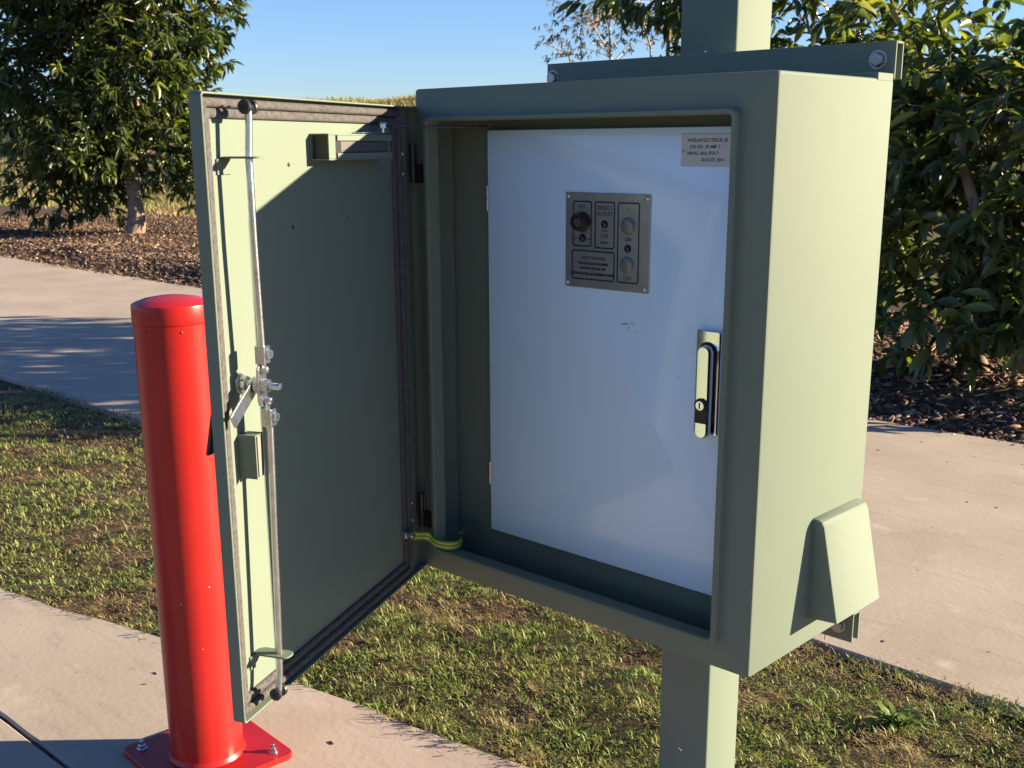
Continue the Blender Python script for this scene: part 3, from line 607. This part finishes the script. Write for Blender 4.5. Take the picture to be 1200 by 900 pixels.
def limb_path(a, b, sag=.15, n=6):
    a = Vector(a); b = Vector(b); out = []
    off = Vector((random.uniform(-1, 1), random.uniform(-1, 1), random.uniform(-.3, .6)))*(b-a).length*sag
    for k in range(n): t_ = k/(n-1); out.append(a.lerp(b, t_)+off*math.sin(math.pi*t_)*1.0+Vector((random.uniform(-1, 1), random.uniform(-1, 1), random.uniform(-1, 1)))*(b-a).length*.02)
    return out
def tree(name, base, label, cat, crown, trunk_top, tr, ntips, per, length, wid, droop, keep, bark=BARK, group=None, shell=.5, mtl=LEAF, tmean=.40, sub=14, extra_lobes=(), stems=1, fresh_dir=None):
    """crown = list of ellipsoid lobes (centre, radii)"""
    b = Vector((base[0], base[1], float(gz(base[0], base[1]))-.05)); t_ = thing(name, b, label, cat, group)
    tp = Vector(trunk_top); m = MB(); tops = []
    for s_ in range(stems):
        off = Vector((random.uniform(-.25, .25), random.uniform(-.25, .25), 0))*(s_ > 0); e = tp+off*2.5
        pth = limb_path(b+off, e, .06, 8); m.tube(pth, [tr*(1.25-.25*min(1, k/2))*(1-.45*k/7) for k in range(8)], 10); tops.append(pth)
    m.obj('trunk', bark, t_, ang=80)
    # tips spread through the lobes
    vol = np.array([np.prod(q[1])**.8*(q[2] if len(q) > 2 else 1) for q in crown]); crown = [q[:2] for q in crown]; vol = vol/vol.sum(); tips = []; lobes_i = rng.choice(len(crown), ntips, p=vol)
    for li in lobes_i:
        c, r = crown[li]
        for _ in range(20):
            d = rng.normal(0, 1, 3); d /= np.linalg.norm(d); rad = shell+(1.02-shell)*rng.random()**.6
            rad *= .86+.28*float(vnoise(math.atan2(d[1], d[0])*2.2+li*5, d[2]*2.6+li, 1.7, 20+li))
            p = np.array(c)+d*np.array(r)*rad
            if p[2] > float(gz(p[0], p[1]))+.10: break
        dd = d*.8+np.array([0, 0, .35])+rng.normal(0, .25, 3); dd /= np.linalg.norm(dd)
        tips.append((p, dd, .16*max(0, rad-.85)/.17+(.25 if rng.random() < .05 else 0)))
    # limbs to lobes, branchlets to tips
    lm = MB(); nodes = []
    for c, r in crown:
        src = random.choice(tops); s0 = src[random.randint(4, 7)]; pth = limb_path(s0, c, .1, 6); lm.tube(pth, [tr*.5*(1-.6*k/5) for k in range(6)], 8); nodes += pth[2:]
    for s in tops: nodes += s[5:]
    lm.obj('limbs', bark, t_, ang=80)
    tw = MB(); NA = np.array([tuple(n_) for n_ in nodes])
    for (p, d, f_) in tips[::max(1, len(tips)//(sub*len(crown)))]:
        j = np.argmin(((NA-p)**2).sum(1)); s0 = Vector(NA[j]); tw.tube(limb_path(s0, Vector(p)-Vector(d)*.02, .10, 5), [tr*.16, tr*.13, tr*.10, tr*.075, tr*.05], 5, False)
    tw.obj('twigs', bark, t_, ang=80)['kind'] = 'stuff'
    foliage(t_, whorls(tips, per, length, wid, droop, tmean), keep, mtl)
    return t_
# large broad-leaved tree left, beyond the path
tb = (-14.6, 7.5)
tree('broadleaf_tree', tb, 'dense dark broadleaf tree with leaning trunk beyond the path on the left', 'tree',
     [((-15.7, 7.5, 2.1), (1.7, 1.7, 1.5)), ((-14.8, 7.8, 2.5), (1.3, 1.3, 1.2)), ((-16.8, 7.2, 3.2), (1.7, 1.7, 1.5)), ((-14.6, 8.1, 3.3), (1.35, 1.35, 1.1)), ((-15.6, 7.6, 4.2), (1.9, 1.9, 1.2)), ((-15.9, 7.2, .95), (1.1, 1.1, .85)), ((-14.4, 8.2, 1.35), (.7, .8, .8)), ((-14.0, 8.7, .95), (.75, .8, .7)), ((-15.0, 7.1, 1.5), (.9, .8, .8))],
     (-15.0, 7.7, 1.9), .13, 3000, (8, 13), .19, .26, .5, 280, group=None, shell=.45, sub=10, tmean=.36)
# thicket behind the cabinet on the right: three shrubs
tree('broadleaf_shrub', (-.75, 5.35), 'tall dark glossy leaved shrub at the right edge behind the path', 'shrub',
     [((-.75, 5.5, 1.25), (1.15, 1.05, .95)), ((-1.2, 5.75, 1.52), (.95, .9, .55)), ((-.35, 5.7, 1.60), (.9, .9, .55)), ((-.9, 5.7, 2.10), (1.3, .9, .6), .2), ((-.9, 4.85, .38), (1.0, .42, .34)), ((-1.05, 5.15, .75), (.85, .6, .55)), ((-.25, 5.35, .95), (.8, .7, .6)), ((-.5, 5.05, .55), (.8, .5, .4)), ((-1.7, 5.5, 1.3), (.6, .7, .9))],
     (-.8, 5.6, 1.5), .045, 1000, (6, 10), .145, .35, .65, 300, group='shrubs behind the cabinet', shell=.45, stems=3, tmean=.46)
tree('broadleaf_shrub', (-2.5, 6.1), 'leafy shrub showing above the cabinet right of the post', 'shrub',
     [((-2.5, 6.1, 1.35), (.95, .9, .85)), ((-2.75, 6.3, 2.15), (.9, .9, .75), .5), ((-2.1, 6.3, 2.2), (.75, .75, .6), .5), ((-2.3, 5.8, .8), (.8, .6, .5))],
     (-2.5, 6.15, 1.8), .05, 560, (6, 10), .14, .34, .6, 160, group='shrubs behind the cabinet', shell=.35, stems=2, tmean=.42)
tree('broadleaf_shrub', (-3.75, 6.0), 'dark drooping shrub showing above the cabinet left of the post', 'shrub',
     [((-3.7, 6.0, 1.2), (.9, .85, .75)), ((-3.85, 6.1, 2.65), (.75, .8, .5)), ((-3.3, 6.0, 2.05), (.45, .5, .6))],
     (-3.75, 6.1, 1.9), .05, 420, (6, 10), .14, .34, .8, 90, group='shrubs behind the cabinet', shell=.35, stems=2, tmean=.36)
# open gum tree far behind, upper middle
gb = (-9.8, 13.6)
g0 = float(gz(*gb))
tree('gum_tree', gb, 'sparse twiggy gum tree with pale branches above the cabinet', 'tree',
     [((-10.7, 13.5, 3.2), (.9, .9, .6)), ((-9.9, 13.6, 3.5), (1.0, 1.0, .7)), ((-9.2, 13.9, 3.1), (.8, .8, .6)), ((-10.1, 13.4, 4.4), (1.3, 1.2, .8)), ((-11.1, 13.4, 2.75), (.5, .5, .2), .5)],
     (-9.9, 13.6, g0+1.0), .05, 620, (3, 6), .10, .24, .9, 0, bark=BARKP, shell=.3, mtl=GUMLEAF, sub=44, stems=4)

scene.render.engine = 'CYCLES'
scene.render.resolution_x = 1024; scene.render.resolution_y = 768
